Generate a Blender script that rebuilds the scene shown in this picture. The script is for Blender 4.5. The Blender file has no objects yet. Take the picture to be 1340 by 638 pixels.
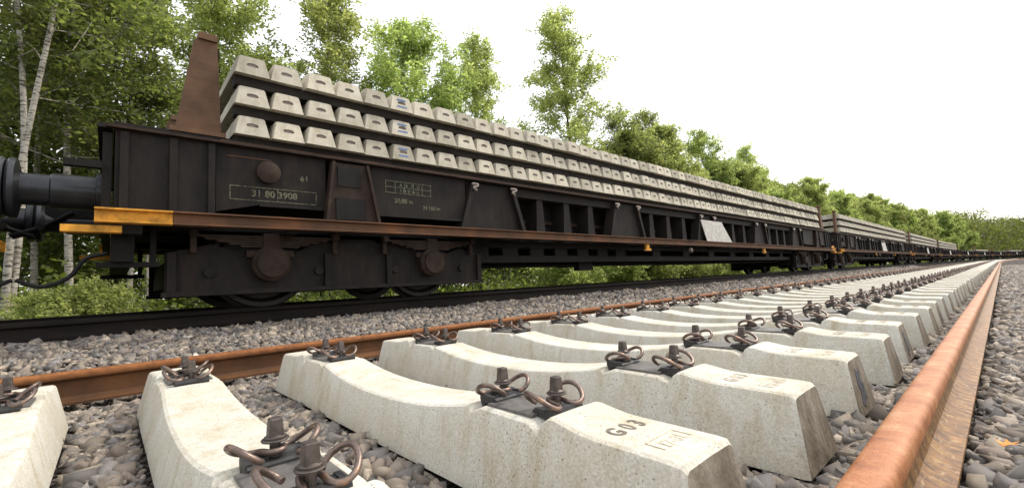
import bpy, bmesh, math, random
import numpy as np
from mathutils import Matrix, Vector
random.seed(7)
rng = np.random.default_rng(7)
scene = bpy.context.scene
C = scene.collection
R = math.radians

# ------------------------------------------------------------------ camera
YAW, PITCH, ROLL, CAM_H = 0.8322, 0.0876, -0.0516, 0.5611
fwd = Vector((-math.sin(YAW), math.cos(YAW), 0)); right = Vector((math.cos(YAW), math.sin(YAW), 0)); up = Vector((0, 0, 1))
f2 = fwd*math.cos(PITCH) + up*math.sin(PITCH); u2 = -fwd*math.sin(PITCH) + up*math.cos(PITCH)
r3 = right*math.cos(ROLL) + u2*math.sin(ROLL); u3 = -right*math.sin(ROLL) + u2*math.cos(ROLL)
cam_data = bpy.data.cameras.new('camera'); cam = bpy.data.objects.new('camera', cam_data); C.objects.link(cam)
m = Matrix((r3, u3, -f2)).transposed().to_4x4(); m.translation = Vector((0, 0, CAM_H)); cam.matrix_world = m
cam_data.sensor_width = 36; cam_data.lens = 580.9/1340*36; cam_data.clip_start = 0.02; cam_data.clip_end = 3000
scene.camera = cam
CAM = Vector((0, 0, CAM_H))

# ------------------------------------------------------------------ sky and sun (hazy sun ahead, over the far end of the train)
SUN_EL, SUN_HEAD = 50.0, 16.0            # degrees; heading clockwise from +Y
world = bpy.data.worlds.new('World'); scene.world = world; world.use_nodes = True
nt = world.node_tree; nt.nodes.clear()
sky = nt.nodes.new('ShaderNodeTexSky'); sky.sky_type = 'NISHITA'; sky.sun_disc = False
sky.sun_elevation = R(SUN_EL); sky.sun_rotation = R(SUN_HEAD); sky.air_density = 1.0; sky.dust_density = 4.0; sky.ozone_density = 1.0
veil = nt.nodes.new('ShaderNodeMixRGB'); veil.inputs[0].default_value = 0.62; veil.inputs[2].default_value = (7.6, 7.5, 7.3, 1)
bg = nt.nodes.new('ShaderNodeBackground'); bg.inputs[1].default_value = 0.15
wo = nt.nodes.new('ShaderNodeOutputWorld')
nt.links.new(sky.outputs[0], veil.inputs[1]); nt.links.new(veil.outputs[0], bg.inputs[0]); nt.links.new(bg.outputs[0], wo.inputs[0])
sd = bpy.data.lights.new('sun', 'SUN'); sd.energy = 1.3; sd.angle = R(5.0); sd.color = (1.0, 0.93, 0.82)
sun = bpy.data.objects.new('sun', sd); C.objects.link(sun)
sv = Vector((math.sin(R(SUN_HEAD))*math.cos(R(SUN_EL)), math.cos(R(SUN_HEAD))*math.cos(R(SUN_EL)), math.sin(R(SUN_EL))))
sun.rotation_euler = sv.to_track_quat('Z', 'Y').to_euler(); sun.location = (0, 0, 30)
scene.view_settings.view_transform = 'Standard'; scene.view_settings.look = 'None'
scene.view_settings.exposure = 0.95; scene.view_settings.gamma = 1.0
scene.render.engine = 'CYCLES'
scene.cycles.max_bounces = 6; scene.cycles.transparent_max_bounces = 4

# ------------------------------------------------------------------ materials
def srgb(r, g, b):
    f = lambda c: (c/255/12.92) if c/255 <= .04045 else ((c/255+.055)/1.055)**2.4
    return (f(r), f(g), f(b), 1)
class Mat:
    def __init__(s, name, rough=.8, metal=0.0, spec=.4):
        s.m = bpy.data.materials.new(name); s.m.use_nodes = True; s.t = s.m.node_tree; s.t.nodes.clear()
        s.out = s.n('ShaderNodeOutputMaterial'); s.b = s.n('ShaderNodeBsdfPrincipled'); s.l(s.b.outputs[0], s.out.inputs[0])
        s.b.inputs['Roughness'].default_value = rough; s.b.inputs['Metallic'].default_value = metal
        s.b.inputs['Specular IOR Level'].default_value = spec
        s._c = None
    def n(s, t): return s.t.nodes.new(t)
    def l(s, a, b): s.t.links.new(a, b)
    def coord(s, rand=True):
        if s._c: return s._c
        tc = s.n('ShaderNodeTexCoord'); o = tc.outputs['Object']
        if rand:
            oi = s.n('ShaderNodeObjectInfo'); mu = s.n('ShaderNodeMath'); mu.operation = 'MULTIPLY'; mu.inputs[1].default_value = 37.0
            ad = s.n('ShaderNodeVectorMath'); ad.operation = 'ADD'
            s.l(oi.outputs['Random'], mu.inputs[0]); s.l(o, ad.inputs[0]); s.l(mu.outputs[0], ad.inputs[1]); o = ad.outputs[0]
        s._c = o; return o
    def mapping(s, scale):
        mp = s.n('ShaderNodeMapping'); mp.inputs['Scale'].default_value = scale; s.l(s.coord(), mp.inputs[0]); return mp.outputs[0]
    def noise(s, scale, detail=4, rough=.55, vec=None):
        t = s.n('ShaderNodeTexNoise'); t.inputs['Scale'].default_value = scale; t.inputs['Detail'].default_value = detail; t.inputs['Roughness'].default_value = rough
        s.l(vec if vec else s.coord(), t.inputs['Vector']); return t.outputs[0]
    def voro(s, scale, feature='F1', vec=None, out='Distance'):
        t = s.n('ShaderNodeTexVoronoi'); t.feature = feature; t.inputs['Scale'].default_value = scale
        s.l(vec if vec else s.coord(), t.inputs['Vector']); return t.outputs[out]
    def ramp(s, fac, *stops):
        r = s.n('ShaderNodeValToRGB'); e = r.color_ramp.elements
        while len(e) < len(stops): e.new(.5)
        for k, (p, c) in zip(e, stops): k.position = p; k.color = c if len(c) == 4 else (*c, 1)
        s.l(fac, r.inputs[0]); return r.outputs[0]
    def mix(s, fac, a, b, mode='MIX'):
        x = s.n('ShaderNodeMixRGB'); x.blend_type = mode
        for i, v in enumerate((fac, a, b)):
            if hasattr(v, 'is_output'): s.l(v, x.inputs[i])
            elif i == 0: x.inputs[0].default_value = v
            else: x.inputs[i].default_value = v if len(v) == 4 else (*v, 1)
        return x.outputs[0]
    def color(s, o): s.l(o, s.b.inputs['Base Color']); return s
    def rough(s, o): s.l(o, s.b.inputs['Roughness'])
    def bump(s, h, strength=.3, dist=.01):
        b = s.n('ShaderNodeBump'); b.inputs['Strength'].default_value = strength; b.inputs['Distance'].default_value = dist
        s.l(h, b.inputs['Height']); s.l(b.outputs[0], s.b.inputs['Normal']); return s
W1 = (1, 1, 1, 1); K0 = (0, 0, 0, 1)
def concrete(name, light, dark, stain, pits=True, tone=((.93, .93, .92), (1.02, 1.01, 1.0)), seed_stretch=(1, 1, .25)):
    M = Mat(name, .88, 0, .25)
    base = M.mix(M.ramp(M.noise(4.5, 7, .68), (.40, K0), (.60, W1)), dark, light)
    st = M.ramp(M.noise(14, 5, .65, M.mapping(seed_stretch)), (.50, K0), (.72, (.8, .8, .8)))
    base = M.mix(st, base, stain)
    fine = M.ramp(M.noise(150, 3, .6), (.3, (.74, .73, .70)), (.7, (1.08, 1.08, 1.08)))
    base = M.mix(1.0, base, fine, 'MULTIPLY')
    oi = M.n('ShaderNodeObjectInfo'); base = M.mix(1.0, base, M.ramp(oi.outputs['Random'], (0, tone[0]), (.5, (.97, .96, .95)), (1, tone[1])), 'MULTIPLY')
    if pits:
        mask = M.ramp(M.noise(9, 2), (.42, K0), (.55, W1))
        d = M.ramp(M.voro(95), (.10, W1), (.20, K0)); d2 = M.ramp(M.voro(38), (.06, W1), (.10, K0))
        pit = M.mix(1.0, d, mask, 'MULTIPLY'); pit = M.mix(1.0, pit, d2, 'LIGHTEN')
        base = M.mix(pit, base, (.16, .14, .10)); M.bump(M.mix(1.0, M.noise(220, 3), pit, 'SUBTRACT'), .35, .003)
    else: M.bump(M.noise(120, 3), .4, .004)
    return M.color(base).m
m_conc = concrete('fresh_concrete', (.60, .59, .54), (.535, .505, .425), (.43, .37, .26))
m_conc_end = Mat('stained_concrete_end', .9, 0, .2)
_c = m_conc_end.ramp(m_conc_end.noise(16, 6, .7, m_conc_end.mapping((1, 1.0, .55))), (.32, (.105, .085, .062)), (.5, (.19, .16, .122)), (.75, (.32, .285, .23)))
m_conc_end.color(_c); m_conc_end.bump(m_conc_end.noise(60, 4), .5, .006); m_conc_end = m_conc_end.m
m_conc_old = concrete('weathered_concrete', (.55, .52, .44), (.44, .41, .34), (.34, .30, .22), False, ((.70, .69, .66), (1.10, 1.08, 1.04)))
def plain(name, c, rough=.7, metal=0, spec=.4, var=.35, scale=12, bump=.15):
    M = Mat(name, rough, metal, spec); c = np.array(c[:3])
    M.color(M.ramp(M.noise(scale, 5, .65), (.3, tuple(c*(1-var))), (.7, tuple(np.minimum(c*(1+var), 1)))))
    if bump: M.bump(M.noise(scale*6, 3), bump, .004)
    return M.m
m_recess = plain('recess_dark', (.17, .145, .12))  # darker brown-grey for the recessed part of the end faces
m_ink = plain('dark_mark', (.15, .13, .105), .9, scale=60)
m_inkmid = plain('worn_dark_mark', (.34, .30, .24), .9, scale=60)
m_inkpale = plain('pale_brown_mark', (.45, .39, .30), .9, scale=60)
m_soot = plain('black_paint_mark', (.075, .075, .085), .85, var=.7, scale=45)
m_blue = plain('blue_paint', (.09, .17, .36), .7, scale=30)
m_steel = Mat('rusty_spring_steel', .38, .6, .5)
m_steel.color(m_steel.ramp(m_steel.noise(40, 5, .7), (.3, (.085, .062, .052)), (.55, (.17, .125, .105)), (.75, (.34, .17, .08)))); m_steel.bump(m_steel.noise(300, 2), .2, .002); m_steel = m_steel.m
m_screw = plain('dark_steel_screw', (.10, .082, .072), .42, .6, .5, .4, 50)
m_plastic = plain('black_plastic', (.028, .027, .027), .55, 0, .45, .3, 40)
m_padtop = plain('pale_sheen_plate', (.105, .098, .09), .5, 0, .45, .35, 30)  # paler than the black plastic: the pad's reflection is put into its colour
def rust(name, a, b, c, rough=.72, z0=None):
    M = Mat(name, rough, .15, .35)
    big = M.noise(3.0, 6, .65); fine = M.noise(55, 4, .7)
    col = M.ramp(big, (.30, a), (.52, b), (.74, c)); col = M.mix(M.ramp(fine, (.42, K0), (.66, (.55, .55, .55))), col, b)
    st = M.ramp(M.noise(20, 4, .6, M.mapping((1, .06, 1))), (.52, K0), (.75, (.7, .7, .7))); col = M.mix(st, col, a)
    M.color(col); M.bump(M.noise(130, 4), .35, .003); return M
M = rust('brown_rail_rust', (.040, .019, .008), (.10, .043, .015), (.19, .078, .024))
tc = M.n('ShaderNodeTexCoord'); sx = M.n('ShaderNodeSeparateXYZ'); M.l(tc.outputs['Object'], sx.inputs[0])
M.color(M.mix(M.ramp(sx.outputs[2], (.130, K0), (.150, (.75, .75, .75))), M.b.inputs['Base Color'].links[0].from_socket, M.ramp(M.noise(25, 5, .7), (.35, (.17, .06, .018)), (.65, (.33, .125, .035))))); m_rust_l = M.m  # highlight along the head is put in as a lighter orange rust
M = rust('orange_rail_rust', (.21, .085, .028), (.40, .165, .06), (.50, .27, .15), .55)
# rust by height, with sky sheen painted into the pinkish head and golden web
tc = M.n('ShaderNodeTexCoord'); sx = M.n('ShaderNodeSeparateXYZ'); M.l(tc.outputs['Object'], sx.inputs[0])
hz = M.ramp(sx.outputs[2], (.118, K0), (.134, W1))
old = M.b.inputs['Base Color'].links[0].from_socket
headc = M.ramp(M.noise(11, 8, .72), (.34, (.23, .078, .022)), (.48, (.35, .13, .042)), (.60, (.41, .19, .08)), (.74, (.48, .31, .19)))
headc = M.mix(1.0, headc, M.ramp(M.noise(260, 3, .7), (.3, (.62, .60, .58)), (.65, (1.12, 1.10, 1.08))), 'MULTIPLY')
webc = M.ramp(M.noise(16, 5, .7, M.mapping((1, 2.2, .5))), (.36, (.055, .022, .005)), (.52, (.165, .072, .014)), (.68, (.31, .17, .045)))
footc = M.ramp(M.noise(45, 5, .7, M.mapping((1, .5, 2.5))), (.54, K0), (.70, (.7, .7, .7)))
webc = M.mix(M.mix(1.0, footc, M.ramp(M.noise(30, 4, .6), (.35, (.25, .25, .25)), (.65, W1)), 'MULTIPLY'), webc, (.46, .35, .20))  # pale streaks are painted highlights on web and foot
M.color(M.mix(hz, webc, headc)); m_rust_r = M.m
m_rail_old = Mat('dark_worn_rail', .75, .1, .2)
m_rail_old.color(m_rail_old.ramp(m_rail_old.noise(20, 5, .6, m_rail_old.mapping((1, .1, 1))), (.3, (.006, .005, .0045)), (.7, (.018, .012, .009)))); m_rail_old = m_rail_old.m
m_railtop = plain('polished_rail_top', (.16, .16, .17), .3, .8, .5, .2, 30)
m_wagon = Mat('sooty_wagon_paint', .7, 0, .18)
m_wagon.color(m_wagon.ramp(m_wagon.noise(6, 6, .7, m_wagon.mapping((1, 1, .4))), (.3, (.008, .0065, .006)), (.55, (.015, .012, .0105)), (.78, (.032, .020, .014)))); _o = m_wagon.b.inputs['Base Color'].links[0].from_socket
_k = m_wagon.ramp(m_wagon.noise(5, 7, .75, m_wagon.mapping((1, 1.3, .35))), (.54, K0), (.76, (.55, .55, .55)))
m_wagon.color(m_wagon.mix(_k, _o, (.045, .027, .017))); m_wagon.bump(m_wagon.noise(70, 3), .3, .005); m_wagon = m_wagon.m
m_wagon_b = plain('brown_wagon_paint', (.030, .019, .014), .75, 0, .18, .45, 8)
m_under = plain('oily_underframe', (.008, .007, .0063), .7, 0, .2, .4, 10)
m_runway = rust('runway_rust', (.05, .027, .015), (.11, .052, .025), (.22, .085, .03)).m
m_post = rust('post_rust', (.05, .026, .014), (.10, .052, .026), (.17, .085, .04)).m
m_yellow = plain('safety_yellow', (.50, .23, .022), .65, 0, .35, .55, 9)
M = Mat('faded_white_lettering', .85, 0, .2); M.color(M.ramp(M.noise(40, 5, .7), (.38, (.03, .027, .02)), (.56, (.16, .16, .105)))); m_white = M.m
m_greyplate = plain('bare_grey_plate', (.46, .44, .41), .6, .2, .4, .3, 14)
m_hook = plain('pale_steel_hook', (.20, .17, .15), .5, .4, .5, .4, 30)
m_buffer = plain('oiled_buffer_steel', (.03, .032, .036), .35, .5, .5, .3, 12)
m_wheel = plain('wheel_steel', (.022, .018, .016), .5, .4, .5, .4, 12)
m_timber = plain('gap_shade_timber', (.016, .012, .009), .85, 0, .3, .4, 9)  # near black, so the battens carry the shade of the layer gaps
m_rubber = plain('hose_rubber', (.02, .02, .02), .6)
# stones read their own colour from the mesh
m_stone = Mat('crushed_stone', .82, 0, .35)
at = m_stone.n('ShaderNodeAttribute'); at.attribute_name = 'col'
gr = m_stone.ramp(m_stone.noise(70, 6, .75), (.30, (.45, .45, .45)), (.5, (.95, .94, .92)), (.70, (1.6, 1.54, 1.45)))
m_stone.color(m_stone.mix(1.0, at.outputs[0], gr, 'MULTIPLY')); m_stone.bump(m_stone.noise(130, 5, .75), .5, .006); m_stone = m_stone.m
M = Mat('ballast_bed', .95, 0, .2)
v = M.voro(19, 'F1', out='Color'); g = M.ramp(v, (0, (.03, .027, .024)), (.5, (.09, .078, .068)), (1, (.18, .155, .13)))
e = M.ramp(M.voro(19, 'DISTANCE_TO_EDGE'), (.0, (.12, .12, .12)), (.16, W1)); M.color(M.mix(1.0, g, e, 'MULTIPLY'))  # shade in the gaps between stones is painted in at the cell edges
M.bump(M.mix(.5, e, v), 1.0, .03); m_bed = M.m
M = Mat('forest_floor', .95, 0, .2)
M.color(M.mix(M.ramp(M.noise(.35, 5, .6), (.4, K0), (.6, W1)), M.ramp(M.noise(9, 5, .7), (.3, (.03, .035, .012)), (.7, (.085, .10, .03))), (.06, .045, .028))); M.bump(M.noise(6, 6, .7), .8, .1); m_ground = M.m
def leafmat(name, dark, light, trans, tmix=.42):
    M = Mat(name, .5, 0, .3)
    at = M.n('ShaderNodeAttribute'); at.attribute_name = 'col'
    oi = M.n('ShaderNodeObjectInfo')
    c = M.mix(at.outputs['Fac'], dark, light); hs = M.n('ShaderNodeHueSaturation')
    mr = M.n('ShaderNodeMapRange'); mr.inputs[3].default_value = .78; mr.inputs[4].default_value = 1.22; M.l(oi.outputs['Random'], mr.inputs[0]); M.l(mr.outputs[0], hs.inputs['Value'])
    mr2 = M.n('ShaderNodeMapRange'); mr2.inputs[3].default_value = .485; mr2.inputs[4].default_value = .512; M.l(oi.outputs['Random'], mr2.inputs[0]); M.l(mr2.outputs[0], hs.inputs['Hue'])
    M.l(c, hs.inputs['Color']); M.color(hs.outputs[0])
    tr = M.n('ShaderNodeBsdfTranslucent'); tm = M.mix(1.0, hs.outputs[0], (*trans, 1), 'MULTIPLY'); M.l(tm, tr.inputs[0])
    mx = M.n('ShaderNodeMixShader'); mx.inputs[0].default_value = tmix; M.l(M.b.outputs[0], mx.inputs[1]); M.l(tr.outputs[0], mx.inputs[2]); M.l(mx.outputs[0], M.out.inputs[0])
    return M.m
m_leaf = leafmat('birch_leaf', (.125, .155, .055), (.30, .325, .135), (2.25, 2.4, 1.6), .56)  # leaf colours lifted: glare over the tree line is put into them
m_leaf_s = leafmat('shaded_birch_leaf', (.065, .085, .027), (.175, .19, .068), (2.3, 2.45, 1.5), .52)  # darker copy for the left birches, their shade put into the colour
m_leaf_y = leafmat('pale_aspen_leaf', (.16, .19, .068), (.37, .385, .165), (2.1, 2.25, 1.6), .55)  # part of this paleness is glare put into the leaf colour
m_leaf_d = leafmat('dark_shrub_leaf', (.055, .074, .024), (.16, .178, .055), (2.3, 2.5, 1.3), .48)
m_grass = leafmat('grass_blade', (.07, .10, .02), (.21, .24, .045), (1.8, 1.8, .9), .4)
M = Mat('birch_bark', .8, 0, .3)
st = M.ramp(M.noise(9, 4, .6, M.mapping((1.2, 1.2, 5))), (.50, K0), (.60, W1)); M.color(M.mix(st, M.ramp(M.noise(3, 4), (.3, (.28, .25, .20)), (.7, (.46, .43, .37))), (.07, .06, .05))); M.bump(M.noise(30, 4), .4, .01); m_bark = M.m
m_bark_d = plain('grey_brown_bark', (.10, .082, .06), .9, 0, .2, .4, 14, .5)
m_fallen = plain('orange_leaf', (.62, .24, .03), .6)

# ------------------------------------------------------------------ mesh helpers
class MB:
    def __init__(s): s.v = []; s.f = []; s.mi = []; s.cur = 0
    def add(s, vs, fs):
        o = len(s.v); s.v += [tuple(p) for p in vs]; s.f += [tuple(i+o for i in f) for f in fs]; s.mi += [s.cur]*len(fs); return s
    def box(s, x0, x1, y0, y1, z0, z1, ch=0):
        if ch <= 0:
            vs = [(x, y, z) for x in (x0, x1) for y in (y0, y1) for z in (z0, z1)]
            return s.add(vs, [(0, 1, 3, 2), (4, 6, 7, 5), (0, 4, 5, 1), (2, 3, 7, 6), (0, 2, 6, 4), (1, 5, 7, 3)])
        # chamfer along the long verticals of the (x,y) outline and the top rim
        o = [(x0+ch, y0), (x1-ch, y0), (x1, y0+ch), (x1, y1-ch), (x1-ch, y1), (x0+ch, y1), (x0, y1-ch), (x0, y0+ch)]
        i = [(x0+2*ch, y0+ch), (x1-2*ch, y0+ch), (x1-ch, y0+2*ch), (x1-ch, y1-2*ch), (x1-2*ch, y1-ch), (x0+2*ch, y1-ch), (x0+ch, y1-2*ch), (x0+ch, y0+2*ch)]
        vs = [(*p, z0) for p in o]+[(*p, z1-ch) for p in o]+[(*p, z1) for p in i]
        fs = [tuple(range(7, -1, -1)), tuple(range(16, 24))]
        for k in range(8):
            n = (k+1) % 8; fs += [(k, n, 8+n, 8+k), (8+k, 8+n, 16+n, 16+k)]
        return s.add(vs, fs)
    def prism(s, poly, axis, a, b):
        n = len(poly)
        P = (lambda p, t: (t, p[0], p[1])) if axis == 'x' else (lambda p, t: (p[0], t, p[1])) if axis == 'y' else (lambda p, t: (p[0], p[1], t))
        vs = [P(p, a) for p in poly]+[P(p, b) for p in poly]
        return s.add(vs, [tuple(range(n-1, -1, -1)), tuple(range(n, 2*n))]+[(k, (k+1) % n, n+(k+1) % n, n+k) for k in range(n)])
    def lathe(s, prof, org, axis, n=20):
        # prof: (r, t) along axis
        ax = {'x': ((0, 1, 0), (0, 0, 1), (1, 0, 0)), 'y': ((0, 0, 1), (1, 0, 0), (0, 1, 0)), 'z': ((1, 0, 0), (0, 1, 0), (0, 0, 1))}[axis]
        A, B, D = (np.array(a, float) for a in ax); org = np.array(org, float); vs = []
        for r, t in prof:
            for k in range(n):
                th = 2*math.pi*k/n; vs.append(org+D*t+(A*math.cos(th)+B*math.sin(th))*max(r, 1e-4))
        fs = []
        for j in range(len(prof)-1):
            for k in range(n):
                q = (k+1) % n; fs.append((j*n+k, j*n+q, (j+1)*n+q, (j+1)*n+k))
        fs += [tuple(range(n-1, -1, -1)), tuple(range((len(prof)-1)*n, len(prof)*n))]
        return s.add(vs, fs)
    def tube(s, pts, rad, n=8, sub=4, smooth=True):
        P = [np.array(p, float) for p in pts]; rr = list(rad) if hasattr(rad, '__len__') else [rad]*len(P)
        if smooth:
            Q, rq = [], []; E = [2*P[0]-P[1]]+P+[2*P[-1]-P[-2]]
            for i in range(1, len(E)-2):
                for k in range(sub):
                    t = k/sub; a, b, c, d = E[i-1], E[i], E[i+1], E[i+2]
                    Q.append(.5*((2*b)+(c-a)*t+(2*a-5*b+4*c-d)*t*t+(3*b-a-3*c+d)*t**3)); rq.append(rr[i-1]*(1-t)+rr[i]*t)
            Q.append(P[-1]); rq.append(rr[-1]); P, rr = Q, rq
        vs = []; nv = None
        for i, p in enumerate(P):
            t = P[min(i+1, len(P)-1)]-P[max(i-1, 0)]; t = t/(np.linalg.norm(t)+1e-9)
            if nv is None:
                h = np.array((0, 0, 1.)) if abs(t[2]) < .9 else np.array((1., 0, 0)); nv = np.cross(t, h)
            nv = nv-t*np.dot(nv, t); nv /= np.linalg.norm(nv)+1e-9; bv = np.cross(t, nv)
            for k in range(n):
                a = 2*math.pi*k/n; vs.append(p+(nv*math.cos(a)+bv*math.sin(a))*rr[i])
        fs = [(j*n+k, j*n+(k+1) % n, (j+1)*n+(k+1) % n, (j+1)*n+k) for j in range(len(P)-1) for k in range(n)]
        fs += [tuple(range(n-1, -1, -1)), tuple(range((len(P)-1)*n, len(P)*n))]
        return s.add(vs, fs)
    def mesh(s, name, mats, smooth=False, angle=35):
        me = bpy.data.meshes.new(name); me.from_pydata(s.v, [], s.f)
        for mm in (mats if isinstance(mats, (list, tuple)) else [mats]): me.materials.append(mm)
        me.polygons.foreach_set('material_index', s.mi)
        bm = bmesh.new(); bm.from_mesh(me); bmesh.ops.recalc_face_normals(bm, faces=bm.faces); bm.to_mesh(me); bm.free()
        if smooth:
            me.polygons.foreach_set('use_smooth', [True]*len(me.polygons)); me.set_sharp_from_angle(angle=R(angle))
        me.update(); return me
    def obj(s, name, mats, parent=None, smooth=False, angle=35): return link(name, s.mesh(name, mats, smooth, angle), parent)
def link(name, me, parent=None, loc=None, rz=0):
    o = bpy.data.objects.new(name, me); C.objects.link(o)
    if parent: o.parent = parent
    if loc is not None: o.location = loc
    if rz: o.rotation_euler = (0, 0, rz)
    return o
def tag(o, label, cat, group=None):
    o['label'] = label; o['category'] = cat
    if group: o['group'] = group
    return o
def empty(name, loc=(0, 0, 0), rz=0):
    o = bpy.data.objects.new(name, None); C.objects.link(o); o.location = loc; o.rotation_euler = (0, 0, rz); o.empty_display_size = .2; return o
def copy_tree(o, parent=None):
    c = o.copy(); C.objects.link(c); c.parent = parent
    for k in ('group',):
        if parent is not None and k in c: del c[k]
    for ch in list(o.children): copy_tree(ch, c)
    return c
def np_mesh(name, V, F, mat, col=None, k=3):
    me = bpy.data.meshes.new(name); nF = len(F)
    me.vertices.add(len(V)); me.vertices.foreach_set('co', np.ascontiguousarray(V, np.float32).ravel())
    me.loops.add(nF*k); me.loops.foreach_set('vertex_index', np.ascontiguousarray(F, np.int32).ravel())
    me.polygons.add(nF); me.polygons.foreach_set('loop_start', np.arange(nF, dtype=np.int32)*k)
    me.update(calc_edges=True); me.materials.append(mat)
    if col is not None:
        a = me.attributes.new('col', 'FLOAT_COLOR', 'POINT'); c = np.ones((len(V), 4), np.float32); c[:, :3] = col; a.data.foreach_set('color', c.ravel())
    me.validate(); return me
ONES = 'zero first second third fourth fifth sixth seventh eighth ninth tenth eleventh twelfth thirteenth fourteenth fifteenth sixteenth seventeenth eighteenth nineteenth'.split()
TENS = {2: ('twenty', 'twentieth'), 3: ('thirty', 'thirtieth'), 4: ('forty', 'fortieth'), 5: ('fifty', 'fiftieth'), 6: ('sixty', 'sixtieth'), 7: ('seventy', 'seventieth'), 8: ('eighty', 'eightieth')}
def ordinal(n):
    if n < 20: return ONES[n]
    t, u = divmod(n, 10); return TENS[t][1] if u == 0 else TENS[t][0]+'-'+ONES[u]

# ------------------------------------------------------------------ the line of the tracks: straight, then a gentle bend to the right
S0, RAD = 62.0, 760.0
def track(X, s):
    if s <= S0: return (X, s, 0.0)
    ph = (s-S0)/RAD; return (RAD-(RAD-X)*math.cos(ph), S0+(RAD-X)*math.sin(ph), -ph)
def sweep(poly, s_list, closed=True):
    """poly: (X, z) outline swept along the tracks"""
    mb = MB(); n = len(poly); vs = []
    for s in s_list:
        for X, z in poly:
            x, y, _ = track(X, s); vs.append((x, y, z))
    fs = [(j*n+k, j*n+(k+1) % n, (j+1)*n+(k+1) % n, (j+1)*n+k) for j in range(len(s_list)-1) for k in range(n if closed else n-1)]
    if closed: fs += [tuple(range(n-1, -1, -1)), tuple(range((len(s_list)-1)*n, len(s_list)*n))]
    mb.add(vs, fs); return mb
FAR = 330.0
S_LIST = [-26, -10, -2, 10, 30, 50] + list(np.arange(S0, FAR+1, 6.0))

# ------------------------------------------------------------------ ground and ballast
mb = MB(); G = 1500; mb.box(-G, G, -200, 2600, -1.0, -.36); o = mb.obj('ground', m_ground); o['kind'] = 'structure'
NX = -1.697; TX = -5.70; RAIL_Z = 0.46
prof = [(-9.6, -.40), (-8.5, -.34), (-7.2, .18), (-6.8, .255), (-4.80, .265), (-4.55, .215), (-3.85, .01), (-3.6, -.022), (0, -.025), (4.6, -.025), (6.0, -.40)]
PX = np.array([p[0] for p in prof]); PZ = np.array([p[1] for p in prof])
bed = sweep(prof, S_LIST, False).obj('ballast_bed', m_bed); bed['kind'] = 'structure'

# stones: a set of angular hulls, laid as a jittered layer
def hull(seed, drop):
    """broken block: jittered box corners with some corners knocked off"""
    rs = np.random.default_rng(seed); p = np.array([(a, b, c) for a in (-1, 1) for b in (-1, 1) for c in (-1, 1)], float)*.72
    p = p+rs.uniform(-.30, .30, p.shape); p = p[rs.permutation(8)[:8-drop]]; p = np.concatenate([p, rs.uniform(-.95, .95, (2, 3))])
    p = p*np.array([1.30, rs.uniform(.70, 1.0), rs.uniform(.48, .80)])
    bm = bmesh.new(); [bm.verts.new(q) for q in p]; bmesh.ops.convex_hull(bm, input=bm.verts)
    bmesh.ops.delete(bm, geom=[v for v in bm.verts if not v.link_faces], context='VERTS'); bmesh.ops.triangulate(bm, faces=bm.faces[:])
    bm.verts.index_update(); V = np.array([v.co[:] for v in bm.verts]); F = np.array([[v.index for v in f.verts] for f in bm.faces]); bm.free(); return V, F
HN = [hull(100+i, i % 3) for i in range(36)]; HF = [hull(300+i, 1+i % 2) for i in range(12)]
PAL = np.array([(.17, .155, .14), (.23, .195, .16), (.115, .112, .116), (.28, .24, .195), (.18, .145, .12), (.085, .082, .084), (.30, .255, .20), (.16, .157, .16), (.19, .158, .13), (.12, .114, .108)])*1.22; PAL = PAL*.66+PAL.mean(0)*.34
SL_S, SL_Y0, SL_DY = 0.642, 0.2552, {-2: .09, -1: .11, 0: .009, 1: -.002, 2: -.006, 3: -.007, 4: -.003, 5: -.005, 6: .014}
def sleeper_y(n): return SL_Y0 + n*SL_S + SL_DY.get(n, 0)
LR_X, RR_X, LRZ, RRZ = -3.47, -0.200, .037, .020
def scatter(x0, x1, y0, y1, step, r0, r1):
    xs = np.arange(x0, x1, step); ys = np.arange(y0, y1, step); gx, gy = np.meshgrid(xs, ys); x = gx.ravel()+rng.uniform(-.5, .5, gx.size)*step*1.1; y = gy.ravel()+rng.uniform(-.5, .5, gx.size)*step*1.1
    r = (r0+(r1-r0)*rng.beta(1.6, 2.2, x.size))
    z = np.interp(x, PX, PZ)+.012+rng.uniform(-.012, .010, x.size)
    # loose heap between the two tracks
    z += np.where((x < -3.7) & (x > -4.75), .03+.025*np.sin(x*9+y*3.1)*np.sin(y*2.3), 0)
    keep = np.ones(x.size, bool)
    ph = (y-SL_Y0-np.where(y < -.01, .11, 0))/SL_S; dy = np.abs(ph-np.round(ph))*SL_S
    under = (dy < .135) & (x > -3.0) & (x < -.42); keep &= ~(under & (rng.random(x.size) < .9)); z = np.where(under, z-.03, z)
    near = (dy < .18) & (x > -3.02) & (x < -.37); z = np.where(near & ~under, z-.012, z)
    for rx in (LR_X, RR_X):
        ur = np.abs(x-rx) < .066+.9*r; keep &= ~(ur & ((np.abs(x-rx) < .066) | (z > -.03)))
    keep &= ~((x < -4.86) & (x > -5.1))
    keep &= ~((dy > .13) & (dy < .150+.75*r) & (x > -3.0-r) & (x < -.395+r) & (z > -.035-r*.3))
    keep &= ~((dy < .14) & (((x > -.42) & (x < -.397+.8*r)) | ((x < -2.98) & (x > -3.0-.8*r))))
    return x[keep], y[keep], z[keep], r[keep]
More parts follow.
